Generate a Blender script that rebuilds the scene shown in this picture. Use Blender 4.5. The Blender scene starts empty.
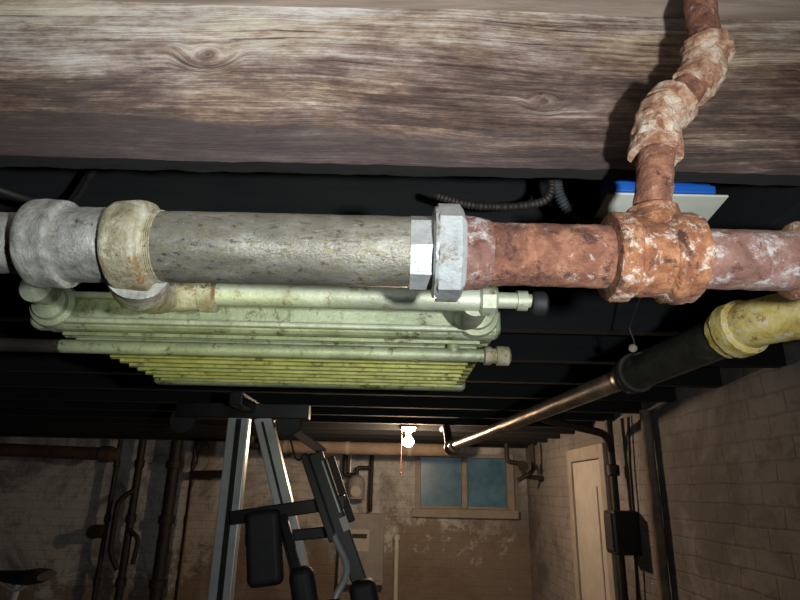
import bpy, math, random
from mathutils import Vector, Matrix, noise
random.seed(4)
E=1.6
CEIL=2.293
def V(x,y,h): return Vector((x,y,E+h))

# ---------------------------------------------------------------- materials
def newmat(name):
    m=bpy.data.materials.new(name); m.use_nodes=True
    nt=m.node_tree; b=nt.nodes['Principled BSDF']
    return m,nt,b
def N(nt,t,**kw):
    n=nt.nodes.new(t)
    for k,v in kw.items(): setattr(n,k,v)
    return n
def ramp(nt,stops,interp='LINEAR'):
    r=N(nt,'ShaderNodeValToRGB'); cr=r.color_ramp; cr.interpolation=interp
    while len(cr.elements)>1: cr.elements.remove(cr.elements[-1])
    cr.elements[0].position=stops[0][0]; cr.elements[0].color=(*stops[0][1],1)
    for p,c in stops[1:]:
        e=cr.elements.new(p); e.color=(*c,1)
    return r
def mth(nt,op,a,b=None,c=None,clamp=False):
    n=N(nt,'ShaderNodeMath',operation=op); n.use_clamp=clamp
    for i,v in enumerate((a,b,c)):
        if v is None: continue
        if isinstance(v,(int,float)): n.inputs[i].default_value=v
        else: nt.links.new(v,n.inputs[i])
    return n.outputs[0]
def mix(nt,f,a,b):
    n=N(nt,'ShaderNodeMix',data_type='RGBA')
    for i,v in ((0,f),(6,a),(7,b)):
        if isinstance(v,(int,float)): n.inputs[i].default_value=v
        elif isinstance(v,tuple): n.inputs[i].default_value=(*v,1)
        else: nt.links.new(v,n.inputs[i])
    return n.outputs[2]
def noise_n(nt,vec,scale,detail=6,rough=.6,dist=0):
    n=N(nt,'ShaderNodeTexNoise'); n.inputs['Scale'].default_value=scale
    n.inputs['Detail'].default_value=detail; n.inputs['Roughness'].default_value=rough
    n.inputs['Distortion'].default_value=dist
    nt.links.new(vec,n.inputs['Vector']); return n.outputs['Fac']
def step(nt,v,thr,w):
    n=N(nt,'ShaderNodeMapRange',interpolation_type='SMOOTHSTEP')
    nt.links.new(v,n.inputs[0]); n.inputs[1].default_value=thr-w; n.inputs[2].default_value=thr+w
    return n.outputs[0]
def blotch(name,stops,scale=12,layers=(),rough=.7,metal=0,bump=.3,bscale=60,stretch=(1,1,1),seed=0,rough2=None):
    m,nt,b=newmat(name)
    tc=N(nt,'ShaderNodeTexCoord'); mp=N(nt,'ShaderNodeMapping')
    mp.inputs['Scale'].default_value=stretch; mp.inputs['Location'].default_value=(seed,seed*1.7,seed*.3)
    nt.links.new(tc.outputs['Object'],mp.inputs[0]); v=mp.outputs[0]
    f=noise_n(nt,v,scale,8,.65,.4)
    r=ramp(nt,stops); nt.links.new(f,r.inputs[0]); col=r.outputs[0]
    for i,(c,s,t,w) in enumerate(layers):
        mp2=N(nt,'ShaderNodeMapping'); mp2.inputs['Location'].default_value=(3.1*(i+1),7.7*i,1.3*i)
        nt.links.new(v,mp2.inputs[0])
        k=step(nt,noise_n(nt,mp2.outputs[0],s,9,.78,.3),t,w)
        col=mix(nt,k,col,c)
    nt.links.new(col,b.inputs['Base Color'])
    b.inputs['Roughness'].default_value=rough; b.inputs['Metallic'].default_value=metal
    if bump:
        bn=N(nt,'ShaderNodeBump'); bn.inputs['Strength'].default_value=bump; bn.inputs['Distance'].default_value=.004
        nt.links.new(noise_n(nt,v,bscale,8,.7),bn.inputs['Height']); nt.links.new(bn.outputs[0],b.inputs['Normal'])
    return m
def g(v): return (v,v,v)

M={}
M['silver']=blotch('old_aluminium_paint',[(.3,(.14,.14,.12)),(.5,(.31,.31,.28)),(.7,(.48,.48,.45))],34,
    [((.12,.09,.05),34,.60,.05),((.22,.13,.06),50,.66,.04)],.48,.3,.7,130)
M['silveryellow']=blotch('corroded_galvanised_ring',[(.3,(.16,.13,.07)),(.5,(.33,.30,.19)),(.7,(.53,.51,.41))],38,
    [((.24,.12,.04),40,.58,.05),((.09,.06,.03),50,.62,.04)],.55,.2,.8,130)
M['gray_pipe']=blotch('galvanised_grimy_pipe',[(.25,(.10,.095,.075)),(.5,(.23,.22,.18)),(.75,(.40,.40,.34))],13,
    [((.21,.19,.11),50,.56,.06),((.08,.065,.045),80,.58,.05),((.50,.50,.45),90,.65,.04),((.20,.10,.04),44,.67,.03)],.40,.45,.4,150,(1,2.2,2.2))
M['nut']=blotch('zinc_plated_nut',[(.3,(.32,.34,.34)),(.6,(.60,.64,.64)),(.8,(.78,.80,.81))],20,
    [((.26,.20,.07),36,.60,.06)],.34,.5,.35,100)
M['rust']=blotch('rusted_iron',[(.30,(.055,.020,.012)),(.48,(.17,.066,.038)),(.60,(.28,.125,.07)),(.75,(.40,.23,.15))],30,
    [((.42,.33,.28),70,.62,.05),((.05,.02,.015),44,.58,.05)],.85,0,1.0,170)
M['rust2']=blotch('rusted_iron_orange',[(.30,(.10,.034,.015)),(.48,(.24,.09,.038)),(.60,(.36,.165,.075)),(.78,(.46,.27,.16))],38,
    [((.54,.45,.37),46,.57,.05),((.07,.026,.016),56,.58,.05)],.9,0,1.2,160,seed=3)
M['mauve']=blotch('rusted_pipe_grey_bloom',[(.28,(.09,.04,.032)),(.5,(.20,.10,.075)),(.75,(.34,.24,.21))],24,
    [((.42,.41,.39),34,.56,.07),((.09,.03,.018),50,.58,.05)],.75,.1,.8,150,seed=5)
M['crust']=blotch('joint_compound_crust',[(.30,(.19,.075,.038)),(.45,(.40,.22,.13)),(.58,(.58,.46,.35)),(.78,(.74,.68,.59))],46,
    [((.24,.09,.04),46,.57,.06)],.95,0,1.2,200)
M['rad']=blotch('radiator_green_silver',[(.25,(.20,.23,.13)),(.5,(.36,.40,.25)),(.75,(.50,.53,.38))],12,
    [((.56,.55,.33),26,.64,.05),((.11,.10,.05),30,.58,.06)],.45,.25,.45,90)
M['radlow']=blotch('radiator_flare_yellow',[(.25,(.26,.27,.06)),(.5,(.46,.47,.14)),(.75,(.60,.60,.24))],14,
    [((.14,.12,.035),28,.58,.06)],.45,.2,.4,80)  # yellow-green lens flare light painted into the radiator colour
M['radpipe']=blotch('radiator_pipe_paint',[(.25,(.26,.28,.18)),(.5,(.40,.43,.31)),(.75,(.55,.57,.46))],20,
    [((.2,.15,.06),40,.60,.05)],.45,.25,.4,100)
M['blackpipe']=blotch('black_iron',[(.3,(.02,.022,.02)),(.6,(.05,.048,.038)),(.85,(.16,.14,.09))],24,(),.26,.4,.3,70)
M['brass']=blotch('tarnished_copper_pipe',[(.3,(.09,.065,.045)),(.55,(.30,.225,.15)),(.75,(.55,.45,.32))],14,(),.34,.6,.25,60)
M['yellow']=blotch('yellow_painted_fitting',[(.3,(.36,.24,.04)),(.5,(.58,.45,.13)),(.75,(.72,.64,.34))],34,
    [((.62,.58,.44),36,.58,.06),((.28,.14,.035),44,.60,.06)],.6,.05,.8,120)
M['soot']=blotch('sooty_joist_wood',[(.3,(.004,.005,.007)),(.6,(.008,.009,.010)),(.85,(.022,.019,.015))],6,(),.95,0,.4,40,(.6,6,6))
M['beamunder']=blotch('timber_underside_shade',[(.3,g(.003)),(.7,(.010,.009,.008)),(.9,(.03,.025,.018))],9,(),1,0,.4,40,(.6,6,6))  # near-black face under the beam: shade put into the colour
M['plank']=blotch('subfloor_planks',[(.3,(.16,.12,.09)),(.6,(.34,.27,.21)),(.85,(.46,.40,.33))],6,(),.9,0,.4,40,(.5,6,6))
M['black']=blotch('black_rubber',[(.3,g(.005)),(.8,g(.014))],20,(),.65,0,.1,60)
M['blackmetal']=blotch('black_enamel_steel',[(.3,g(.006)),(.8,g(.018))],20,(),.4,.2,.05,60)
M['steel']=blotch('grey_enamel_steel',[(.3,(.36,.38,.37)),(.7,(.54,.56,.55))],8,(),.35,.4,.05,60)
M['darkpipe']=blotch('dark_old_pipe',[(.3,(.012,.010,.009)),(.8,(.045,.035,.026))],12,(),.6,.1,.3,60)
M['brownpipe']=blotch('brown_soil_pipe',[(.3,(.05,.03,.02)),(.8,(.14,.085,.06))],12,(),.6,.05,.3,60)
M['lag']=blotch('pipe_lagging',[(.3,(.12,.08,.06)),(.8,(.28,.21,.16))],12,(),.9,0,.6,50)
M['tan']=blotch('tan_lagging',[(.3,(.18,.135,.095)),(.8,(.34,.27,.21))],8,(),.9,0,.5,50)
M['white']=blotch('dirty_white_paint',[(.3,(.42,.40,.36)),(.8,(.60,.57,.52))],6,(),.7,0,.2,60)
M['cream']=blotch('cream_trim_paint',[(.3,(.30,.265,.22)),(.8,(.45,.405,.34))],7,(),.7,0,.2,60)
M['card']=blotch('off_white_cover_plate',[(.3,(.55,.57,.48)),(.8,(.74,.76,.67))],10,(),.5,0,.1,60)
M['blue']=blotch('blue_pvc_box',[(.3,(.01,.09,.42)),(.8,(.02,.14,.56))],10,(),.4,0,.05,60)
M['conduit']=blotch('grey_flex_conduit',[(.3,(.04,.045,.05)),(.8,(.10,.11,.12))],20,(),.5,.2,.1,60)
M['greybox']=blotch('grey_panel_box',[(.3,(.26,.255,.24)),(.8,(.38,.37,.345))],10,(),.6,0,.1,60)
M['red']=blotch('red_pull_string',[(.3,(.25,.05,.03)),(.8,(.38,.10,.06))],10,(),.7,0,0,60)
M['porcelain']=blotch('porcelain',[(.3,(.4,.32,.22)),(.8,(.5,.42,.3))],10,(),.4,0,0,60)
M['concrete']=blotch('concrete_floor',[(.3,(.08,.075,.07)),(.8,(.2,.18,.16))],2.5,[((.05,.045,.04),1.2,.58,.1)],.8,0,.4,40)

def emis(name,col,s,base=(.02,.02,.02)):
    m,nt,b=newmat(name); b.inputs['Base Color'].default_value=(*base,1)
    b.inputs['Emission Color'].default_value=(*col,1); b.inputs['Emission Strength'].default_value=s
    return m
M['bulb']=emis('incandescent_bulb_glass',(1,.70,.46),720)
m,nt,b=newmat('teal_window_glass'); tc=N(nt,'ShaderNodeTexCoord')
f=noise_n(nt,tc.outputs['Object'],7,4); r=ramp(nt,[(.3,(.03,.065,.085)),(.75,(.07,.135,.16))]); nt.links.new(f,r.inputs[0])
nt.links.new(r.outputs[0],b.inputs['Base Color']); nt.links.new(r.outputs[0],b.inputs['Emission Color'])
b.inputs['Emission Strength'].default_value=.3; b.inputs['Roughness'].default_value=.3
M['pane']=m

def brick(name,axis,c1,c2,mortar,peel=None,dirt=.55,dk=.75,bumpk=.5):
    m,nt,b=newmat(name); tc=N(nt,'ShaderNodeTexCoord'); sp=N(nt,'ShaderNodeSeparateXYZ'); cb=N(nt,'ShaderNodeCombineXYZ')
    o=tc.outputs['Object']
    nt.links.new(o,sp.inputs[0])
    wob=mth(nt,'MULTIPLY',mth(nt,'SUBTRACT',noise_n(nt,o,9,3,.5),.5),.022)
    nt.links.new(mth(nt,'ADD',sp.outputs[axis],wob),cb.inputs[0]); nt.links.new(mth(nt,'ADD',sp.outputs[2],wob),cb.inputs[1])
    br=N(nt,'ShaderNodeTexBrick'); nt.links.new(cb.outputs[0],br.inputs['Vector'])
    br.inputs['Scale'].default_value=1; br.inputs['Brick Width'].default_value=.215; br.inputs['Row Height'].default_value=.075
    br.inputs['Mortar Size'].default_value=.007; br.inputs['Mortar Smooth'].default_value=1
    br.inputs['Color1'].default_value=(*c1,1); br.inputs['Color2'].default_value=(*c2,1); br.inputs['Mortar'].default_value=(*mortar,1)
    d=step(nt,noise_n(nt,o,1.1,9,.7,.5),dirt,.08)
    col=mix(nt,mth(nt,'MULTIPLY',d,dk),br.outputs['Color'],(c1[0]*.22,c1[1]*.21,c1[2]*.19))
    fine=step(nt,noise_n(nt,o,9,9,.8,.2),.57,.07)
    col=mix(nt,mth(nt,'MULTIPLY',fine,.5),col,(c1[0]*.3,c1[1]*.27,c1[2]*.23))
    if peel:
        hz=mth(nt,'MULTIPLY',mth(nt,'SUBTRACT',1.46,sp.outputs[2]),.34)
        sx=mth(nt,'MULTIPLY',mth(nt,'ABSOLUTE',mth(nt,'SUBTRACT',sp.outputs[0],.5)),-.06)
        nn=noise_n(nt,o,4.5,11,.82,.25)
        k=step(nt,mth(nt,'ADD',mth(nt,'ADD',nn,hz),sx),.545,.05)
        pc=mix(nt,noise_n(nt,o,9,6,.7),peel,(peel[0]*2.8,peel[1]*2.8,peel[2]*2.8))
        col=mix(nt,mth(nt,'MULTIPLY',k,.85),col,pc)
    nt.links.new(col,b.inputs['Base Color']); b.inputs['Roughness'].default_value=.85
    bn=N(nt,'ShaderNodeBump'); bn.inputs['Strength'].default_value=bumpk; bn.inputs['Distance'].default_value=.010
    h=mth(nt,'ADD',mth(nt,'MULTIPLY',br.outputs['Fac'],-.6),mth(nt,'MULTIPLY',noise_n(nt,o,18,6,.7),1.3))
    nt.links.new(h,bn.inputs['Height']); nt.links.new(bn.outputs[0],b.inputs['Normal'])
    return m
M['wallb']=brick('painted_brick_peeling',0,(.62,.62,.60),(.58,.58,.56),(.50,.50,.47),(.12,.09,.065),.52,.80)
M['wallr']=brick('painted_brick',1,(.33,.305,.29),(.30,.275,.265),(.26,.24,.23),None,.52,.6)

def beam_mat():
    m,nt,b=newmat('weathered_timber'); tc=N(nt,'ShaderNodeTexCoord'); sp=N(nt,'ShaderNodeSeparateXYZ')
    o=tc.outputs['Object']; nt.links.new(o,sp.inputs[0]); X,Y,Z=sp.outputs
    mp=N(nt,'ShaderNodeMapping'); mp.inputs['Scale'].default_value=(1.3,1,4); nt.links.new(o,mp.inputs[0])
    warp=noise_n(nt,mp.outputs[0],1.6,2,.4)
    gz=mth(nt,'ADD',Z,mth(nt,'MULTIPLY',mth(nt,'SUBTRACT',warp,.5),.05))
    kn=None
    for cx,cz,rr in ((-.29,2.20,.042),(.20,2.135,.028),(-.66,2.16,.035),(.62,2.19,.035)):
        dx=mth(nt,'MULTIPLY',mth(nt,'SUBTRACT',X,cx),.7); dz=mth(nt,'SUBTRACT',Z,cz)
        d=mth(nt,'SQRT',mth(nt,'ADD',mth(nt,'MULTIPLY',dx,dx),mth(nt,'MULTIPLY',dz,dz)))
        k=mth(nt,'SUBTRACT',1,mth(nt,'DIVIDE',d,rr),clamp=True)
        k=step(nt,k,.4,.4)
        gz=mth(nt,'ADD',mth(nt,'MULTIPLY',gz,mth(nt,'SUBTRACT',1,k)),mth(nt,'MULTIPLY',mth(nt,'ADD',d,cz),k))
        core=mth(nt,'SUBTRACT',1,mth(nt,'DIVIDE',d,rr*.2),clamp=True)
        kn=core if kn is None else mth(nt,'MAXIMUM',kn,core)
    def cxyz(a,c,off=0):
        cb=N(nt,'ShaderNodeCombineXYZ')
        nt.links.new(mth(nt,'MULTIPLY_ADD',X,a,off),cb.inputs[0]); nt.links.new(mth(nt,'MULTIPLY',gz,c),cb.inputs[2])
        nt.links.new(mth(nt,'MULTIPLY',Y,30),cb.inputs[1]); return cb.outputs[0]
    grain=noise_n(nt,cxyz(2.2,115),1.3,5,.6,.05)
    fine=noise_n(nt,cxyz(9,560),1,5,.75)
    speck=noise_n(nt,cxyz(40,150),1,8,.82)
    streak=noise_n(nt,cxyz(4.0,34,5),1.0,9,.75,.2)
    mp3=N(nt,'ShaderNodeMapping'); mp3.inputs['Scale'].default_value=(1.8,1,5); mp3.inputs['Location'].default_value=(2.2,0,.4); nt.links.new(o,mp3.inputs[0])
    big=noise_n(nt,mp3.outputs[0],2.2,11,.78,.15)
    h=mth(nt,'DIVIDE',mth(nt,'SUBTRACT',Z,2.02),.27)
    sub=lambda v,k:mth(nt,'MULTIPLY',mth(nt,'SUBTRACT',v,.5),k)
    tone=mth(nt,'ADD',sub(grain,.55),.355)
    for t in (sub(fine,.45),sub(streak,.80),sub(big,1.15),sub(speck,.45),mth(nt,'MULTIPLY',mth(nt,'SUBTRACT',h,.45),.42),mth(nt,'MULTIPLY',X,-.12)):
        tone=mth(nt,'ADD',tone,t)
    r=ramp(nt,[(.06,(.030,.018,.015)),(.22,(.085,.052,.042)),(.34,(.17,.112,.088)),(.45,(.29,.22,.175)),(.60,(.48,.42,.36)),(.8,(.64,.61,.56))])
    nt.links.new(tone,r.inputs[0]); col=r.outputs[0]
    mp5=N(nt,'ShaderNodeMapping'); mp5.inputs['Scale'].default_value=(1.1,1,5); mp5.inputs['Location'].default_value=(9,0,6); nt.links.new(o,mp5.inputs[0])
    wm=step(nt,noise_n(nt,mp5.outputs[0],2.4,7,.65,.2),.50,.10)
    hs=N(nt,'ShaderNodeMix',data_type='RGBA',blend_type='MULTIPLY'); nt.links.new(mth(nt,'MULTIPLY',wm,.7),hs.inputs[0])
    nt.links.new(col,hs.inputs[6]); hs.inputs[7].default_value=(1.0,.88,.66,1); col=hs.outputs[2]
    crk=step(nt,grain,.345,.02)
    col=mix(nt,mth(nt,'MULTIPLY',mth(nt,'SUBTRACT',1,crk),.8),col,(.022,.014,.011))
    # soot / water stains: irregular patches running with the grain
    mp6=N(nt,'ShaderNodeMapping'); mp6.inputs['Scale'].default_value=(1.5,1,7); mp6.inputs['Location'].default_value=(4.4,0,1.1); nt.links.new(o,mp6.inputs[0])
    pt=noise_n(nt,mp6.outputs[0],2.0,11,.72,.3)
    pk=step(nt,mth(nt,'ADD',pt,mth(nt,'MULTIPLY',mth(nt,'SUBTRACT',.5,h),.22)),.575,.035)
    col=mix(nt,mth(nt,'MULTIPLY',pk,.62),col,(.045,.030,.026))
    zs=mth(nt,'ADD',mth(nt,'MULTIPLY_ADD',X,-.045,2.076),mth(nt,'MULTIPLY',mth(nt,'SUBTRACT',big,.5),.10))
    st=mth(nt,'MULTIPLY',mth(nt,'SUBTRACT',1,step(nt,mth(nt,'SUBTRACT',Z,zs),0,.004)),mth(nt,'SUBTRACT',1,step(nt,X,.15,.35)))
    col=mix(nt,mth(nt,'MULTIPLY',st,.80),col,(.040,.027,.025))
    col=mix(nt,mth(nt,'MULTIPLY',kn,1.0,clamp=True),col,(.09,.045,.025))
    nt.links.new(col,b.inputs['Base Color']); b.inputs['Roughness'].default_value=.65
    bn=N(nt,'ShaderNodeBump'); bn.inputs['Strength'].default_value=.9; bn.inputs['Distance'].default_value=.004
    nt.links.new(mth(nt,'ADD',grain,mth(nt,'MULTIPLY',mth(nt,'ADD',fine,speck),.5)),bn.inputs['Height']); nt.links.new(bn.outputs[0],b.inputs['Normal'])
    return m
M['beam']=beam_mat()

# ---------------------------------------------------------------- mesh helpers
def mkobj(name,verts,faces,mat,smooth=True,parent=None):
    me=bpy.data.meshes.new(name); me.from_pydata([tuple(v) for v in verts],[],faces); me.update()
    if smooth:
        me.polygons.foreach_set('use_smooth',[True]*len(me.polygons))
        try: me.set_sharp_from_angle(angle=math.radians(38))
        except Exception: pass
    me.materials.append(mat if not isinstance(mat,str) else M[mat])
    ob=bpy.data.objects.new(name,me); bpy.context.scene.collection.objects.link(ob)
    if parent:
        ob.parent=parent; ob.matrix_parent_inverse=Matrix.Translation(parent.location).inverted()
    return ob
def group(name,loc):
    e=bpy.data.objects.new(name,None); e.location=loc; e.empty_display_size=.05
    bpy.context.scene.collection.objects.link(e); return e
def frame_for(d):
    d=d.normalized(); a=Vector((0,0,1)) if abs(d.z)<.9 else Vector((1,0,0))
    u=d.cross(a).normalized(); w=d.cross(u).normalized(); return u,w
def lathe(name,p0,axis,prof,mat,parent=None,seg=40,amp=0,nsc=40,sub=None,rot=0,smooth=True):
    p0=Vector(p0); d=Vector(axis).normalized(); u,w=frame_for(d)
    if sub:
        pr=[]
        for (t0,r0),(t1,r1) in zip(prof,prof[1:]):
            n=max(1,int((abs(t1-t0)+abs(r1-r0))/sub))
            for i in range(n): pr.append((t0+(t1-t0)*i/n,r0+(r1-r0)*i/n))
        pr.append(prof[-1]); prof=pr
    vs=[];fs=[]
    for t,r in prof:
        for i in range(seg):
            a=2*math.pi*i/seg+rot
            dirv=u*math.cos(a)+w*math.sin(a); p=p0+d*t+dirv*r
            if amp and r>1e-5: p=p+dirv*amp*(noise.fractal(p*nsc,1.0,2.0,4))
            vs.append(p)
    n=len(prof)
    for j in range(n-1):
        for i in range(seg):
            k=(i+1)%seg; fs.append((j*seg+i,j*seg+k,(j+1)*seg+k,(j+1)*seg+i))
    fs.append(tuple(range(seg))[::-1]); fs.append(tuple((n-1)*seg+i for i in range(seg)))
    return mkobj(name,vs,fs,mat,smooth,parent)
def fillet(pts,rad,n=8):
    pts=[Vector(p) for p in pts]
    if rad<=0: return pts
    out=[pts[0]]
    for a,b,c in zip(pts,pts[1:],pts[2:]):
        r=min(rad,(a-b).length*.48,(c-b).length*.48)
        s=b+(a-b).normalized()*r; e=b+(c-b).normalized()*r
        for i in range(n+1):
            t=i/n; out.append(s*(1-t)**2+b*2*t*(1-t)+e*t*t)
    out.append(pts[-1]); return out
def tube(name,pts,r,mat,parent=None,rad=.05,seg=20,amp=0,nsc=40,ridge=0,pitch=.006,sub=None,rfun=None):
    P=fillet(pts,rad)
    if sub:
        Q=[]
        for a,b in zip(P,P[1:]):
            n=max(1,int((b-a).length/sub))
            for i in range(n): Q.append(a.lerp(b,i/n))
        Q.append(P[-1]); P=Q
    vs=[];fs=[];u=None;s=0
    for j,p in enumerate(P):
        d=(P[min(j+1,len(P)-1)]-P[max(j-1,0)]).normalized()
        if u is None: u,_=frame_for(d)
        u=(u-d*u.dot(d)).normalized(); w=d.cross(u)
        if j: s+=(p-P[j-1]).length
        rr=r+(ridge*(1 if int(s/(pitch/2))%2 else -1) if ridge else 0)
        if rfun: rr=rfun(s)
        for i in range(seg):
            a=2*math.pi*i/seg; dv=u*math.cos(a)+w*math.sin(a); q=p+dv*rr
            if amp: q=q+dv*amp*noise.fractal(q*nsc,1.0,2.0,4)
            vs.append(q)
    n=len(P)
    for j in range(n-1):
        for i in range(seg):
            k=(i+1)%seg; fs.append((j*seg+i,j*seg+k,(j+1)*seg+k,(j+1)*seg+i))
    fs.append(tuple(range(seg))[::-1]); fs.append(tuple((n-1)*seg+i for i in range(seg)))
    return mkobj(name,vs,fs,mat,True,parent)
def box(name,lo,hi,mat,parent=None,bev=0,rot=None,seg=2):
    lo=Vector(lo);hi=Vector(hi)
    vs=[(x,y,z) for x in (lo.x,hi.x) for y in (lo.y,hi.y) for z in (lo.z,hi.z)]
    fs=[(0,1,3,2),(4,6,7,5),(0,4,5,1),(2,3,7,6),(0,2,6,4),(1,5,7,3)]
    if rot:
        c=(lo+hi)/2; R=Matrix.Rotation(rot[0],3,rot[1]); vs=[c+R@(Vector(v)-c) for v in vs]
    ob=mkobj(name,vs,fs,mat,False,parent)
    if bev:
        md=ob.modifiers.new('bevel','BEVEL'); md.width=bev; md.segments=seg
    return ob
def bar(name,a,b,w,t,mat,parent=None,up=(0,1,0),bev=.004):
    a=Vector(a);b=Vector(b);d=(b-a).normalized();v=Vector(up);v=(v-d*v.dot(d)).normalized();u=d.cross(v)
    vs=[]
    for p in (a,b):
        for su,sv in ((-1,-1),(1,-1),(1,1),(-1,1)): vs.append(p+u*su*w/2+v*sv*t/2)
    fs=[(3,2,1,0),(4,5,6,7)]+[(i,(i+1)%4,4+(i+1)%4,4+i) for i in range(4)]
    ob=mkobj(name,vs,fs,mat,False,parent)
    md=ob.modifiers.new('bevel','BEVEL'); md.width=bev; md.segments=2
    return ob

# ---------------------------------------------------------------- room shell
XL,XR,YF,YB=-4.6,1.3,-1.6,6.0
box('floor',(XL-.2,YF-.2,-.12),(XR+.2,YB+.2,0),'concrete')
ceil=group('ceiling',(-1.6,2,CEIL+.02))
y=YF;i=0
while y<YB:
    box('subfloor_plank_%d'%i,(XL,y+.003,CEIL),(XR,min(y+.137,YB),CEIL+.03),'plank',ceil); y+=.14;i+=1
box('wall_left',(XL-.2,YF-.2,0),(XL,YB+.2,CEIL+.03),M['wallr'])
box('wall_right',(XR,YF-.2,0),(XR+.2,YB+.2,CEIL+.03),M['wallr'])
box('wall_front',(XL,YF-.2,0),(XR,YF,CEIL+.03),M['wallb'])
WX0,WX1,WZ0,WZ1=.19,1.17,E-.215,E+.36
wb=group('wall_back',(-1.6,YB+.1,1.1))
box('wall_masonry_left',(XL,YB,0),(WX0,YB+.2,CEIL+.03),M['wallb'],wb)
box('wall_masonry_right',(WX1,YB,0),(XR,YB+.2,CEIL+.03),M['wallb'],wb)
box('wall_masonry_sill',(WX0,YB,0),(WX1,YB+.2,WZ0),M['wallb'],wb)
box('wall_masonry_head',(WX0,YB,WZ1),(WX1,YB+.2,CEIL+.03),M['wallb'],wb)
w=group('window_1',((WX0+WX1)/2,YB+.05,(WZ0+WZ1)/2))
fw=.055
box('frame_left',(WX0,YB-.02,WZ0),(WX0+fw,YB+.1,WZ1),'cream',w,.006)
box('frame_right',(WX1-fw*1.3,YB-.02,WZ0),(WX1,YB+.1,WZ1),'cream',w,.006)
box('frame_top',(WX0+fw,YB-.018,WZ1-fw*.7),(WX1-fw*1.3,YB+.1,WZ1),'cream',w,.006)
box('sill',(WX0-.03,YB-.05,WZ0-.03),(WX1+.03,YB+.12,WZ0+.05),'cream',w,.008)
cx=(WX0+WX1)/2
box('mullion',(cx-.028,YB+.0,WZ0+.05),(cx+.028,YB+.1,WZ1-fw*.7),'cream',w,.005)
for k,(a,b_) in enumerate(((WX0+fw,cx-.028),(cx+.028,WX1-fw*1.3))):
    box('pane_%d'%k,(a,YB+.06,WZ0+.05),(b_,YB+.075,WZ1-fw*.7),'pane',w)
    box('sash_bottom_%d'%k,(a,YB+.03,WZ0+.05),(b_,YB+.06,WZ0+.075),'cream',w,.003)
d=group('door_1',(XR-.02,4.0,.9))
box('slab',(XR-.035,3.7,0.01),(XR-.001,4.3,E+.21),'white',d,.004)
for k,(a,b_) in enumerate(((.18,.75),(.9,1.65))):
    box('panel_%d'%k,(XR-.045,3.8,a),(XR-.03,4.2,b_),'white',d,.006)
lathe('knob',(XR-.035,3.76,.95),(-1,0,0),[(0,.012),(.03,.012),(.035,.026),(.06,.026),(.068,.01)],'brass',d,20)
tr=group('trim_1',(XR-.03,4.0,1))
box('casing_near',(XR-.05,3.61,0),(XR-.001,3.695,E+.30),'cream',tr,.005)
box('casing_far',(XR-.05,4.305,0),(XR-.001,4.39,E+.30),'cream',tr,.005)
box('casing_head',(XR-.05,3.695,E+.215),(XR-.001,4.305,E+.30),'cream',tr,.005)

# ---------------------------------------------------------------- timber beam
def timber():
    x0,x1=-3.0,XR; nx=640; y0,y1=.70,.730; z0,z1=E+.427,CEIL
    nz=44
    vs=[];fs=[]
    def bot(x,yy):
        n1=noise.fractal(Vector((x*3,yy*5,0)),1,2,5)*.003
        n2=noise.fractal(Vector((x*22,yy*30,4)),1,2,4)*.0018
        return z0+n1+n2
    per=[]
    for i in range(nx+1):
        x=x0+(x1-x0)*i/nx; row=[]
        zb=bot(x,y0); zb2=bot(x,y1)
        for j in range(nz+1):
            t=j/nz; z=z1+(zb-z1)*t
            dy=noise.fractal(Vector((x*1.2,z*45,0)),1,2,4)*.0018+noise.fractal(Vector((x*3,z*9,5)),1,2,3)*.003
            if t>.97: dy+=.002
            zc=zb+.048-.025*x+.014*noise.fractal(Vector((x*3,0,0)),1,2,4)
            if x<.35: dy-=.006*max(0,min(1,(z-zc)/.004+.5))*max(0,min(1,(.35-x)*4))
            row.append((x,y0+dy,z))
        for j in range(1,5):
            t=j/4; row.append((x,y0+(y1-y0)*t,zb+(zb2-zb)*t+noise.fractal(Vector((x*20,t*4,2)),1,2,3)*.0015))
        row.append((x,y1,z1)); per.append(row)
    m=len(per[0])
    for row in per: vs+=row
    for i in range(nx):
        for j in range(m):
            k=(j+1)%m; fs.append((i*m+j,i*m+k,(i+1)*m+k,(i+1)*m+j))
    fs.append(tuple(range(m))[::-1]); fs.append(tuple(nx*m+j for j in range(m)))
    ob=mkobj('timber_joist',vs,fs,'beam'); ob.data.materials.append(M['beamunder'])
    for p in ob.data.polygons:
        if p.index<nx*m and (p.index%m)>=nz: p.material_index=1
    return ob
tj=timber()
for k,(px,pz) in enumerate(((.195,2.150),(.11,2.168),(.75,2.2))):
    lathe('nail_head_%d'%k,(px,.703,pz),(0,-1,0),[(0,.003),(.004,.003),(.004,.006),(.006,.005)],'darkpipe',tj,12)
joists=group('ceiling_joists',(-1.6,3,E+.56))
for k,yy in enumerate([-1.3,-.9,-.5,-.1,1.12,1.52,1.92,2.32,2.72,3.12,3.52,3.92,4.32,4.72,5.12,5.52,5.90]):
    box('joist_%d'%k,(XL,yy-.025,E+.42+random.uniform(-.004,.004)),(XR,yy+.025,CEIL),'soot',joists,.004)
box('blocking_1',(.62,.74,E+.44),(.66,1.095,CEIL),'soot',joists); box('blocking_2',(-1.3,.74,E+.44),(-1.26,1.095,CEIL),'soot',joists)

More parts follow.
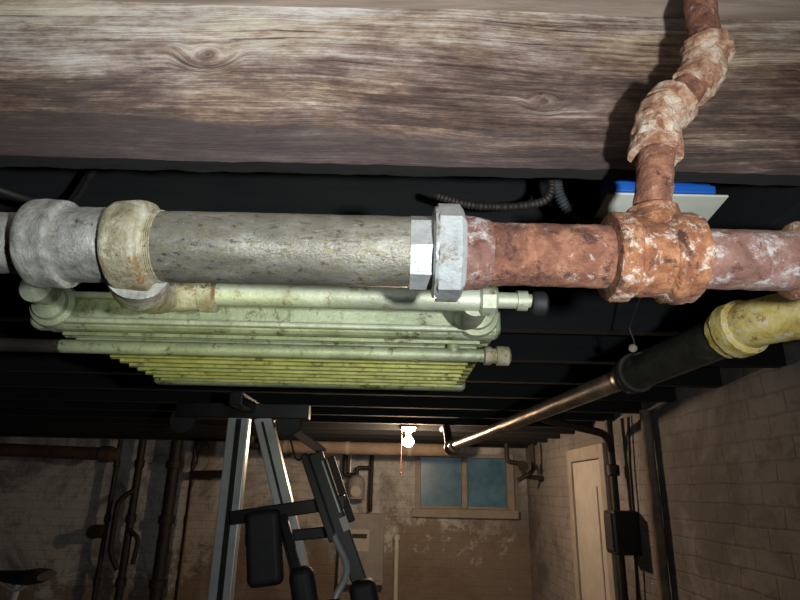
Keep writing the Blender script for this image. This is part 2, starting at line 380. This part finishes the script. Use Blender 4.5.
# ---------------------------------------------------------------- main steam pipe
S=group('steam_supply_pipe',V(0,.593,.251)); PY,PH=.593,.251
def mp_(x): return V(x,PY,PH)
AX=(1,0,0)
lathe('pipe_left_end',mp_(-4.59),AX,[(0,.034),(4.20,.034)],'silver',S)
lathe('silver_tee_body',mp_(-.405),AX,[(0,.034),(.0005,.046),(.003,.0485),(.007,.0490),(.034,.0490),(.037,.0480),(.0385,.0425),(.044,.0415),(.090,.0415),(.098,.043),(.104,.044)],'silver',S,amp=.0009,nsc=60,sub=.003,seg=64)
lathe('silver_tee_rim',mp_(-.314),AX,[(0,.042),(.0015,.048),(.005,.0500),(.034,.0500),(.0375,.0485),(.039,.043),(.043,.0405)],'silveryellow',S,amp=.0011,nsc=60,sub=.003,seg=64)
lathe('grey_pipe_run',mp_(-.280),AX,[(0,.0395),(.290,.0395)],'gray_pipe',S,seg=48,amp=.0006,nsc=30,sub=.005)
lathe('thread_left',mp_(-.273),AX,[(i*.0011,.0405-.0006*(i%2)) for i in range(10)],'silveryellow',S,seg=40)
lathe('union_collar',mp_(.008),AX,[(0,.038),(.002,.0415),(.030,.0415),(.034,.040)],'nut',S,seg=8,rot=.2,smooth=False)
lathe('union_nut',mp_(.036),AX,[(0,.048),(.004,.0545),(.027,.0545),(.032,.048),(.034,.042)],'nut',S,seg=8,rot=.39,smooth=False)
lathe('union_nut_lip',mp_(.034),AX,[(0,.044),(.002,.0505),(.006,.0515)],'nut',S)
lathe('rust_collar',mp_(.067),AX,[(0,.042),(.006,.041),(.020,.0395),(.028,.038),(.032,.035)],'mauve',S,amp=.0018,nsc=70,sub=.003,seg=64)
lathe('rust_pipe',mp_(.09),AX,[(0,.035),(.16,.035)],'rust',S,amp=.0012,nsc=70,sub=.003,seg=72)
lathe('rust_tee',mp_(.228),AX,[(0,.036),(.001,.047),(.004,.0495),(.021,.0495),(.0235,.0475),(.025,.0445),(.060,.0445),(.0615,.0475),(.064,.0505),(.090,.0505),(.094,.048),(.096,.035)],'rust2',S,amp=.0020,nsc=75,sub=.0025,seg=96)
lathe('rust_pipe_right',mp_(.318),AX,[(0,.0335),(XR-.319,.0335)],'mauve',S,amp=.0012,nsc=60,sub=.006,seg=48)
lathe('rust_coupling_right',mp_(.432),AX,[(0,.035),(.004,.043),(.06,.043),(.066,.036)],'rust2',S,amp=.002,nsc=70,sub=.004,seg=40)
lathe('tee_boss',V(.284,.593,.27),(0,0,1),[(0,.036),(.026,.032),(.032,.029),(.038,.028),(.041,.024)],'rust2',S,amp=.002,nsc=70,sub=.003)
lathe('riser_nipple',V(.284,.593,.30),Vector((.018,.0,.10)),[(0,.0205),(.12,.0205)],'rust',S,amp=.0014,nsc=70,sub=.003)
RP=[V(.300,.596,.385),V(.307,.598,.430),V(.374,.60,.505),V(.385,.60,.56),V(.390,.60,.69)]
tube('riser_pipe',RP,.0195,'rust',S,rad=.025,amp=.0014,nsc=70,sub=.003,seg=40)
tube('riser_elbow_lower',[V(.301,.596,.392),V(.306,.598,.432),V(.331,.599,.460)],.0275,'crust',S,rad=.025,amp=.0032,nsc=80,sub=.0025,seg=64)
tube('riser_elbow_upper',[V(.356,.60,.484),V(.376,.60,.508),V(.385,.60,.545)],.0265,'crust',S,rad=.022,amp=.0032,nsc=80,sub=.0025,seg=64)
tube('riser_lower_lip',[V(.2995,.596,.383),V(.302,.597,.397)],.0305,'crust',S,rad=0,amp=.0025,nsc=80,sub=.002,seg=56)
tube('riser_mid_rim',[V(.322,.599,.450),V(.333,.599,.462)],.0305,'crust',S,rad=0,amp=.0025,nsc=80,sub=.002,seg=56)
tube('riser_top_rim',[V(.384,.60,.532),V(.386,.60,.549)],.0305,'crust',S,rad=0,amp=.0025,nsc=80,sub=.002,seg=56)
tube('branch_elbow',[V(-.290,.600,.235),V(-.315,.66,.232),V(-.345,.76,.245),V(-.335,.80,.262),V(-.278,.80,.266)],.024,'silveryellow',S,rad=.04,amp=.001,sub=.006,seg=28)
lathe('branch_boss',V(-.292,.600,.225),(-.35,1,-.02),[(0,.034),(.05,.032),(.058,.026)],'silver',S,amp=.001,sub=.004)
lathe('branch_collar',V(-.290,.80,.266),AX,[(0,.024),(.002,.0275),(.022,.0275),(.025,.02)],'silveryellow',S)

# ---------------------------------------------------------------- ceiling-hung radiator
R=group('ceiling_hung_radiator',V(-.21,1.2,.28))
x0,x1=-.635,.165
lathe('supply_pipe',V(-.27,.80,.266),AX,[(0,.0175),(.40,.0175)],'radpipe',R,amp=.0003,sub=.01)
lathe('supply_valve_hex',V(.115,.80,.266),AX,[(0,.02),(.003,.025),(.022,.025),(.026,.02)],'radpipe',R,seg=8,smooth=False)
lathe('supply_stub',V(.14,.80,.266),AX,[(0,.012),(.03,.012),(.03,.015),(.045,.015),(.045,.01),(.055,.01)],'radpipe',R)
lathe('valve_knob',V(.190,.80,.262),AX,[(0,.008),(.002,.016),(.008,.019),(.02,.019),(.024,.014),(.024,.004)],'black',R,seg=10)
tube('valve_elbow',[V(.110,.80,.262),V(.112,.87,.262),V(.112,.96,.285)],.021,'radpipe',R,rad=.03,sub=.01)
def slab(name,lo,hi,mat,bev): return box(name,lo,hi,mat,R,bev,seg=4)
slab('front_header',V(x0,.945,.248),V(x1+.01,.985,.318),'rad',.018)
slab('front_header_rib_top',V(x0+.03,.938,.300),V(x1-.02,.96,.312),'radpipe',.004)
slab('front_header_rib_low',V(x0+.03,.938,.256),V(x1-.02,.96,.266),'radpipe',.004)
for k,xx in enumerate((x0+.045,x1-.035)):
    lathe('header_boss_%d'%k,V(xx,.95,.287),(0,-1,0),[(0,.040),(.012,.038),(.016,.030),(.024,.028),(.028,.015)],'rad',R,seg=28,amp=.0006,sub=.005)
lathe('corner_elbow_left',V(x0+.045,.93,.30),(0,-1,.0),[(0,.02),(.02,.02),(.03,.026),(.045,.026),(.05,.01)],'radpipe',R)
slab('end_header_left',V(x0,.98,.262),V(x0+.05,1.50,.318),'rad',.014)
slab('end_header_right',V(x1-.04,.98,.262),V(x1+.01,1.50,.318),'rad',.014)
box('casing_top',V(x0+.02,.98,.296),V(x1-.01,1.50,.316),'blackpipe',R,.003)
n=11
for k in range(n):
    yy=1.012+k*.0455
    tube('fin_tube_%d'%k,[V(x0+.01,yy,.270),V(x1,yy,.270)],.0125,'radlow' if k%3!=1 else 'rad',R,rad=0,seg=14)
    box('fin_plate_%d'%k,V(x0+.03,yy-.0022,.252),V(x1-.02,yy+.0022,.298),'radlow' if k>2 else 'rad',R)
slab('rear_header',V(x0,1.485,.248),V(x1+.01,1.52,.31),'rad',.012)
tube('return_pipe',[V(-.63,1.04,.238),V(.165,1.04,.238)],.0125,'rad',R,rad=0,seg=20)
tube('return_pipe_black',[V(-1.5,1.04,.238),V(-.62,1.04,.238)],.0125,'darkpipe',R,rad=0,seg=20)
lathe('return_cap',V(.155,1.04,.238),AX,[(0,.013),(.003,.0175),(.014,.0175),(.014,.014),(.024,.014),(.024,.018),(.046,.018),(.05,.012)],'silveryellow',R)
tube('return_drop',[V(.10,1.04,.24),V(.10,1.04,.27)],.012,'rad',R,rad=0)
for k,(xx,yy) in enumerate(((-.5,1.12),(.06,1.12),(-.5,1.50),(.06,1.50))):
    box('hanger_strap_%d'%k,V(xx-.012,yy-.003,.29),V(xx+.012,yy+.003,.415),'darkpipe',R)

# ---------------------------------------------------------------- drain pipe
D=group('drain_pipe',V(.45,1.8,.25))
A=V(.566,.90,.266);B=V(.508,1.262,.250);C=V(.318,3.33,.236)
ab=(B-A).normalized(); bc=(C-B).normalized()
lathe('black_section',A,ab,[(0,.036),((B-A).length,.036)],'blackpipe',D)
lathe('reducer_coupling',B-ab*.02,ab,[(0,.036),(.002,.040),(.018,.041),(.024,.037),(.034,.031),(.05,.026)],'blackpipe',D)
lathe('copper_section',B,bc,[(0,.0245),((C-B).length,.0245)],'brass',D)
lathe('far_coupling',C-bc*.05,bc,[(0,.026),(.004,.036),(.05,.036),(.07,.045),(.1,.045),(.11,.02)],'brass',D)
tube('far_drop',[C+bc*.03,C+bc*.12,C+bc*.12+Vector((0.0,.2,.14)),C+bc*.12+Vector((0,.5,.16))],.024,'darkpipe',D,rad=.05)
tube('yellow_elbow',[A+ab*.05,A-ab*.02,A+Vector((.06,-.055,.006)),A+Vector((.16,-.055,.01))],.038,'yellow',D,rad=.06,sub=.006,amp=.0015,nsc=60,seg=48)
lathe('elbow_hub_a',A-ab*.0,ab,[(0,.040),(.004,.046),(.030,.047),(.036,.042),(.05,.042),(.056,.036)],'yellow',D,amp=.0016,nsc=70,sub=.003,seg=56)
lathe('elbow_hub_b',A+Vector((.062,-.055,.006)),AX,[(0,.040),(.004,.047),(.030,.047),(.036,.037)],'yellow',D,amp=.0016,nsc=70,sub=.003,seg=56)
lathe('side_run',A+Vector((.09,-.055,.008)),AX,[(0,.034),(XR-.566-.092,.034)],'yellow',D)
hx=B-ab*.03
tube('hanger_rod',[hx+Vector((0,0,.040)),hx+Vector((.005,0,.070)),hx+Vector((-.004,-.0,.10)),Vector((hx.x,hx.y-.10,E+.425))],.002,'darkpipe',D,rad=.01,seg=8)
lathe('hanger_ring',hx-ab*.006,ab,[(0,.037),(0,.0425),(.012,.0425),(.012,.037)],'darkpipe',D)
lathe('hanger_hook',hx+Vector((0,0,.055)),(0,1,0),[(-.004,.006),(-.002,.009),(.002,.009),(.004,.006)],'silveryellow',D,16)

# ---------------------------------------------------------------- blue box with cover plate, conduit
Bx=group('junction_box',V(.41,.88,.46))
bar('cover_plate',V(.428,.828,.4615),V(.428,.955,.444),.195,.004,'card',Bx,up=(0,0,1),bev=.001)
box('box_body',V(.345,.835,.468),V(.505,.90,.51),'blue',Bx,.004)
box('box_lip',V(.338,.825,.4645),V(.505,.838,.478),'blue',Bx,.002)
box('mounting_bracket',V(.36,.90,.470),V(.47,1.09,.476),'darkpipe',Bx)
tube('flex_conduit_a',[V(.40,.915,.455),V(.355,.90,.437),V(.315,.90,.446),V(.285,.90,.468),V(.272,.90,.50),V(.27,.90,.56)],.0085,'conduit',Bx,rad=.03,ridge=.0014,pitch=.006,sub=.0015,seg=14)
F=group('flexible_conduit',V(.1,1,.47))
tube('conduit_run',[V(.06,.92,.50),V(.12,.91,.475),V(.20,.90,.470),V(.262,.90,.485),V(.262,.9,.55)],.007,'darkpipe',F,rad=.05,ridge=.0008,pitch=.007,sub=.002,seg=14)
F2=group('electrical_cable',V(-.7,.9,.45))
tube('cable_run',[V(-1.0,.78,.46),V(-.66,.80,.440),V(-.62,.85,.44),V(-.60,.95,.47),V(-.60,1.0,.60)],.006,'darkpipe',F2,rad=.05)

# ---------------------------------------------------------------- lamp
L=group('ceiling_light_bulb',(.08,4.1,E+.37))
bx,by=.08,4.1
box('mounting_strip',(bx-.05,3.95,E+.405),(bx+.05,4.29,E+.415),'tan',L)
lathe('lampholder',(bx,by,E+.41),(0,0,-1),[(0,.040),(.006,.040),(.012,.026),(.035,.020),(.04,.018)],'porcelain',L)
lathe('bulb',(bx,by,E+.372),(0,0,-1),[(0,.013),(.012,.014),(.030,.028),(.048,.038),(.066,.038),(.080,.028),(.088,.012),(.090,.002)],'bulb',L,seg=14)
tube('pull_string',[(bx-.045,by,E+.39),(bx-.047,by,E+.25),(bx-.05,by-.01,E+.12)],.0015,'red',L,rad=0,seg=8)
lathe('pull_bead',(bx-.05,by-.01,E+.12),(0,0,-1),[(0,.002),(.006,.005),(.014,.006),(.02,.003)],'red',L,seg=12)

# ---------------------------------------------------------------- home gym
G=group('home_gym',(-.4,2.4,.9)); gy=2.4
bar('upright_channel',(-.643,gy,0.03),(-.643,gy,E+.27),.085,.05,'steel',G)
bar('channel_groove',(-.640,gy-.027,.05),(-.640,gy-.027,E+.26),.022,.006,'blackmetal',G,bev=.001)
bar('leaning_upright',(.075,gy,.03),(-.548,gy,E+.27),.07,.05,'steel',G)
bar('leaning_upright_groove',(.072,gy-.027,.06),(-.545,gy-.027,E+.25),.010,.006,'blackmetal',G,bev=.001)
bar('top_crossbar',(-.90,gy,E+.29),(-.36,gy,E+.295),.06,.06,'blackmetal',G,up=(0,0,1))
bar('top_depth_bar',(-.60,gy-.25,E+.31),(-.60,gy+.6,E+.31),.05,.05,'blackmetal',G,up=(0,0,1))
bar('base_long',(-.9,gy,.03),(.5,gy,.03),.06,.06,'blackmetal',G,up=(0,0,1))
bar('base_cross_1',(-.64,gy-.4,.03),(-.64,gy+.7,.03),.06,.06,'blackmetal',G,up=(0,0,1))
bar('base_cross_2',(.3,gy-.4,.03),(.3,gy+.4,.03),.06,.06,'blackmetal',G,up=(0,0,1))
for k,sx in enumerate((-.44,-.87)):
    lathe('pulley_%d'%k,(sx,gy-.02,E+.25),(0,1,0),[(0,.03),(.0,.05),(.012,.043),(.024,.05),(.024,.03)],'black',G,seg=28)
tube('cable',[(-.44,gy,E+.21),(-.40,gy,E+.10),(-.335,gy-.02,E+.13)],.004,'black',G,rad=.02,seg=8)
bar('back_strut',(-.50,gy+.05,E+.27),(-.30,gy+.08,E+.14),.035,.035,'brownpipe',G)
bar('press_arm_a',(-.315,gy-.08,E+.13),(-.105,gy-.10,E-.36),.055,.03,'blackmetal',G)
bar('press_arm_b',(-.262,gy-.02,E+.12),(-.165,gy-.02,E-.12),.028,.03,'black',G)
bar('press_arm_c',(-.350,gy-.14,E+.12),(-.22,gy-.16,E-.18),.028,.028,'blackmetal',G)
bar('press_arm_trim',(-.285,gy-.098,E+.10),(-.205,gy-.106,E-.085),.006,.004,'steel',G,bev=.001)
bar('pivot_bar',(-.62,gy-.05,E-.115),(-.19,gy-.06,E-.045),.06,.05,'blackmetal',G,up=(0,0,1))
bar('pivot_bar_low',(-.56,gy-.05,E-.19),(-.20,gy-.06,E-.15),.03,.04,'blackmetal',G,up=(0,0,1))
tube('handle_curve',[(-.22,gy-.16,E-.16),(-.15,gy-.2,E-.27),(-.205,gy-.25,E-.36),(-.19,gy-.26,E-.46)],.012,'steel',G,rad=.06,seg=14)
tube('handle_grip',[(-.20,gy-.25,E-.35),(-.19,gy-.26,E-.50)],.02,'black',G,rad=0,seg=16)
box('back_pad',(-.54,gy-.14,E-.34),(-.41,gy-.08,E-.08),'black',G,.025,rot=(math.radians(-8),'Y'),seg=4)
box('seat_pad',(-.58,gy-.38,E-.72),(-.28,gy-.02,E-.65),'black',G,.025,seg=4)
bar('seat_post',(-.43,gy-.1,.03),(-.43,gy-.1,E-.70),.05,.05,'blackmetal',G)
box('weight_pad_left',(-.345,gy-.20,E-.52),(-.255,gy-.12,E-.26),'black',G,.035,rot=(math.radians(-14),'Y'),seg=5)
box('weight_pad_right',(-.135,gy-.20,E-.52),(-.04,gy-.11,E-.30),'black',G,.03,rot=(math.radians(-14),'Y'),seg=5)
bar('pad_hanger_l',(-.42,gy-.09,E-.10),(-.31,gy-.15,E-.36),.03,.03,'blackmetal',G)
box('weight_stack',(-.80,gy+.12,.08),(-.50,gy+.30,.75),'blackmetal',G,.006)
bar('label_plate',(-.195,gy-.118,E-.10),(-.175,gy-.119,E-.145),.028,.002,'white',G,bev=.0005)

# ---------------------------------------------------------------- exercise bike
K=group('exercise_bike',(-2.0,3.0,.6)); ky=3.0
sx=-1.77; sz=E-.43
def saddle():
    prof=[(-.14,.085,.02),(-.12,.095,.03),(-.08,.10,.035),(-.02,.075,.03),(.05,.038,.026),(.11,.026,.022),(.14,.012,.012)]
    vs=[];fs=[];s=16
    for (t,wd,h) in prof:
        for i in range(s):
            a=2*math.pi*i/s; vs.append((sx-t,ky+wd*math.cos(a),sz+h*math.sin(a)+abs(t)*.08))
    for j in range(len(prof)-1):
        for i in range(s):
            k=(i+1)%s; fs.append((j*s+i,j*s+k,(j+1)*s+k,(j+1)*s+i))
    fs.append(tuple(range(s))); fs.append(tuple((len(prof)-1)*s+i for i in range(s)))
    mkobj('saddle',vs,fs,'black',True,K)
saddle()
tube('seat_post',[(sx+.01,ky,sz-.01),(sx-.05,ky,.55),(sx-.14,ky,.30)],.016,'steel',K,rad=.02)
for k,s in enumerate((-1,1)): tube('saddle_rail_%d'%k,[(sx+.08,ky+s*.03,sz-.01),(sx+.01,ky+s*.012,sz-.06),(sx-.08,ky+s*.02,sz-.01)],.005,'steel',K,rad=.02,seg=8)
tube('main_frame',[(sx+.25,ky,.05),(sx-.14,ky,.32),(sx-.55,ky,.45),(sx-.65,ky,1.15)],.03,'blackmetal',K,rad=.1)
tube('front_stay',[(sx-.55,ky,.45),(sx-.75,ky,.05)],.03,'blackmetal',K,rad=0)
tube('rear_foot',[(sx+.25,ky-.25,.03),(sx+.25,ky+.25,.03)],.03,'black',K,rad=0)
tube('front_foot',[(sx-.75,ky-.25,.03),(sx-.75,ky+.25,.03)],.03,'black',K,rad=0)
lathe('flywheel',(sx-.55,ky-.03,.40),(0,1,0),[(0,.05),(0,.22),(.06,.22),(.06,.05)],'blackmetal',K)
tube('handlebar',[(sx-.45,ky-.22,1.18),(sx-.62,ky-.2,1.17),(sx-.65,ky,1.15),(sx-.62,ky+.2,1.17),(sx-.45,ky+.22,1.18)],.014,'black',K,rad=.06)
tube('crank',[(sx-.2,ky-.1,.20),(sx-.2,ky-.08,.32),(sx-.2,ky+.08,.32),(sx-.2,ky+.1,.44)],.012,'steel',K,rad=.01)
box('pedal_a',(sx-.26,ky-.19,.185),(sx-.14,ky-.09,.21),'black',K,.006); box('pedal_b',(sx-.26,ky+.09,.43),(sx-.14,ky+.19,.455),'black',K,.006)

# ---------------------------------------------------------------- far wall services
P1=group('soil_pipe',(-3.3,5.7,E+.28))
lathe('horizontal_run',(-4.59,5.68,E+.30),(1,0,-.02),[(0,.06),(1.80,.06),(1.80,.075),(1.9,.075),(1.9,.06),(1.95,.05)],'brownpipe',P1)
ry=5.86
for k,(xx,r) in enumerate(((-2.72,.022),(-2.50,.035),(-2.16,.055),(-1.98,.015))):
    P2=group('water_riser_pipe',(xx,ry,1.0))
    tube('riser',[(xx,ry,0),(xx,ry,E+.415)],r,'darkpipe',P2,rad=0)
    for hz in (.7,1.25,1.75):
        lathe('coupling_%d'%int(hz*100),(xx,ry,hz),(0,0,1),[(0,r),(.004,r*1.35),(.07,r*1.35),(.075,r)],'darkpipe',P2,seg=20)
    if k==1:
        tube('bend',[(-2.50,5.84,1.55),(-2.62,5.80,1.45),(-2.62,5.80,1.0),(-2.54,5.84,.85)],.022,'darkpipe',P2,rad=.08)
        tube('bend_2',[(-2.50,5.84,1.2),(-2.38,5.82,1.12),(-2.40,5.82,0.9)],.02,'darkpipe',P2,rad=.05)
    if k==3:
        tube('cross_run',[(-1.98,5.84,E+.10),(-1.45,5.84,E+.12)],.035,'darkpipe',P2,rad=0)
        tube('cable_loop',[(-1.97,5.85,E+.41),(-1.85,5.85,E+.40),(-1.80,5.84,E+.2),(-1.96,5.84,E+.05),(-1.96,5.85,.6)],.008,'tan',P2,rad=.12,seg=8)
    if k==0:
        lathe('valve_body',(-2.84,5.86,E-.43),(1,0,0),[(0,.03),(.02,.06),(.1,.06),(.12,.03)],'darkpipe',P2)
        lathe('valve_wheel',(-2.78,5.80,E-.43),(0,-1,0),[(0,.02),(.03,.02),(.03,.06),(.045,.06),(.045,.01)],'darkpipe',P2)
LG=group('lagged_heating_pipe',(-.5,5.3,E+.34))
tube('lagged_run',[(-1.2,5.3,E+.345),(.48,5.3,E+.345)],.055,'tan',LG,rad=0,seg=24)
for k in range(3): lathe('lagging_band_%d'%k,(-1.0+k*.55,5.3,E+.345),(1,0,0),[(0,.055),(0,.058),(.03,.058),(.03,.055)],'cream',LG)
tube('elbow_up',[(.46,5.3,E+.345),(.52,5.3,E+.35),(.53,5.3,E+.43)],.035,'darkpipe',LG,rad=.03)
tube('left_stub',[(-1.18,5.3,E+.345),(-1.3,5.3,E+.345),(-1.3,5.3,E+.45)],.035,'darkpipe',LG,rad=.05)
GM=group('gas_meter',(-.4,5.85,1.5))
lathe('meter_body',(-.38,5.86,E-.10),(0,0,1),[(0,.04),(.01,.08),(.16,.085),(.2,.07),(.23,.03)],'greybox',GM,seg=28)
tube('meter_inlet',[(-.50,5.9,E+.42),(-.50,5.88,E+.13),(-.40,5.86,E+.12)],.025,'darkpipe',GM,rad=.03)
tube('meter_outlet',[(-.24,5.9,E+.42),(-.24,5.88,E-.12),(-.24,5.9,E-.2)],.02,'darkpipe',GM,rad=.03)
tube('meter_link',[(-.38,5.86,E+.10),(-.38,5.86,E+.20),(-.24,5.88,E+.20)],.018,'darkpipe',GM,rad=.03)
lathe('meter_dial',(-.38,5.78,E-.02),(0,-1,0),[(0,.05),(.02,.05),(.02,.04),(.022,.0)],'white',GM,seg=24)
EP=group('electrical_panel',(-.28,5.93,1.1))
box('cabinet',(-.52,5.88,E-.84),(-.10,5.999,E-.22),'greybox',EP,.008)
box('cabinet_door',(-.49,5.868,E-.80),(-.13,5.882,E-.26),'greybox',EP,.006)
box('cabinet_label',(-.42,5.864,E-.55),(-.24,5.869,E-.36),'white',EP,.001)
box('cabinet_label_stripe',(-.40,5.861,E-.44),(-.26,5.865,E-.40),'darkpipe',EP)
tube('conduit_up',[(-.45,5.93,E-.22),(-.45,5.93,E+.42)],.014,'steel',EP,rad=0)
WP=group('white_vent_pipe',(.0,5.93,.7))
tube('vent_pipe',[(.02,5.93,0),(.02,5.93,E-.45)],.022,'card',WP,rad=0)
lathe('vent_cap',(.02,5.93,E-.45),(0,0,1),[(0,.022),(0,.03),(.04,.03),(.05,.015)],'card',WP)
CV=group('corner_valve_pipes',(1.1,5.3,E+.25))
tube('run_a',[(.98,5.3,E+.415),(.98,5.3,E+.26),(1.12,5.3,E+.24),(1.12,5.3,E+.14),(1.29,5.3,E+.12)],.02,'darkpipe',CV,rad=.04)
tube('run_b',[(1.20,5.25,E+.415),(1.20,5.25,E+.18),(1.06,5.25,E+.10)],.018,'darkpipe',CV,rad=.04)
lathe('valve_wheel',(1.09,5.2,E+.22),(0,-1,0),[(0,.012),(.03,.012),(.03,.045),(.04,.045),(.04,.01)],'darkpipe',CV)

# ---------------------------------------------------------------- right wall services
SW=group('meter_box_with_conduit',(1.24,3.4,1.4))
tube('conduit',[(1.235,3.42,0),(1.235,3.42,E+.415)],.020,'darkpipe',SW,rad=0)
tube('conduit_upper',[(1.235,3.42,E+.24),(1.20,3.38,E+.33),(1.0,3.3,E+.36),(.7,3.15,E+.40)],.022,'darkpipe',SW,rad=.05)
box('box',(1.16,3.27,E-.30),(1.299,3.42,E-.08),'blackmetal',SW,.01)
box('box_cover',(1.15,3.285,E-.285),(1.165,3.40,E-.095),'black',SW,.008)
tube('cable_a',[(1.28,3.29,E-.08),(1.28,3.28,E+.15),(1.285,3.25,E+.415)],.008,'black',SW,rad=.03)
tube('cable_b',[(1.27,3.30,E-.30),(1.27,3.34,E-.6),(1.27,3.38,0.02)],.008,'black',SW,rad=.03)
lathe('fitting',(1.235,3.42,E+.10),(0,0,1),[(0,.022),(.005,.035),(.06,.035),(.065,.022)],'darkpipe',SW)
LR=group('lagged_riser_pipe',(1.25,2.9,1))
tube('riser_a',[(1.268,2.98,0),(1.268,2.98,E+.415)],.026,'lag',LR,rad=0,amp=.004,nsc=9,sub=.02)
tube('riser_b',[(1.280,3.05,0),(1.280,3.05,E+.415)],.012,'lag',LR,rad=0)
for k,hz in enumerate((.5,1.1)): box('pipe_clip_%d'%k,(1.235,2.94,hz),(1.30,3.07,hz+.02),'brownpipe',LR,.003)

# ---------------------------------------------------------------- lights
def spot(name,loc,tgt,P,col,ang,blend,size):
    l=bpy.data.lights.new(name,'SPOT'); l.energy=P; l.color=col; l.spot_size=math.radians(ang); l.spot_blend=blend; l.shadow_soft_size=size
    o=bpy.data.objects.new(name,l); o.location=loc; o.rotation_euler=(Vector(tgt)-Vector(loc)).to_track_quat('-Z','Y').to_euler()
    bpy.context.scene.collection.objects.link(o); return o
spot('hand_torch',(.22,.0,E+.02),(-.18,.75,E+.38),42,(.94,.98,1.0),140,.8,.016)
spot('beam_left_fill',(-.22,.18,E+.42),(-.20,.70,E+.66),11,(.78,.89,1.0),110,1.0,.03)  # added unseen cool fill, brightens the beam's upper left like the haze
spot('flare_green_spot',(-.30,.40,E-.08),(-.25,1.15,E+.27),5,(.95,1.0,.35),62,.8,.03)  # added unseen greenish spot, imitates lens flare on radiator and pipe
w_=bpy.data.worlds.new('basement_air'); bpy.context.scene.world=w_; w_.use_nodes=True
w_.node_tree.nodes['Background'].inputs[0].default_value=(.85,.88,.9,1); w_.node_tree.nodes['Background'].inputs[1].default_value=.03
bpy.context.scene.view_settings.view_transform='Standard'

# ---------------------------------------------------------------- camera
cd=bpy.data.cameras.new('camera'); cd.lens=26; cd.sensor_width=36; cd.clip_start=.02
co=bpy.data.objects.new('camera',cd); bpy.context.scene.collection.objects.link(co)
co.matrix_world=Matrix.Translation((0,0,E))@Matrix.Rotation(math.radians(108.2),4,'X')@Matrix.Rotation(math.radians(1.3),4,'Z')
bpy.context.scene.camera=co
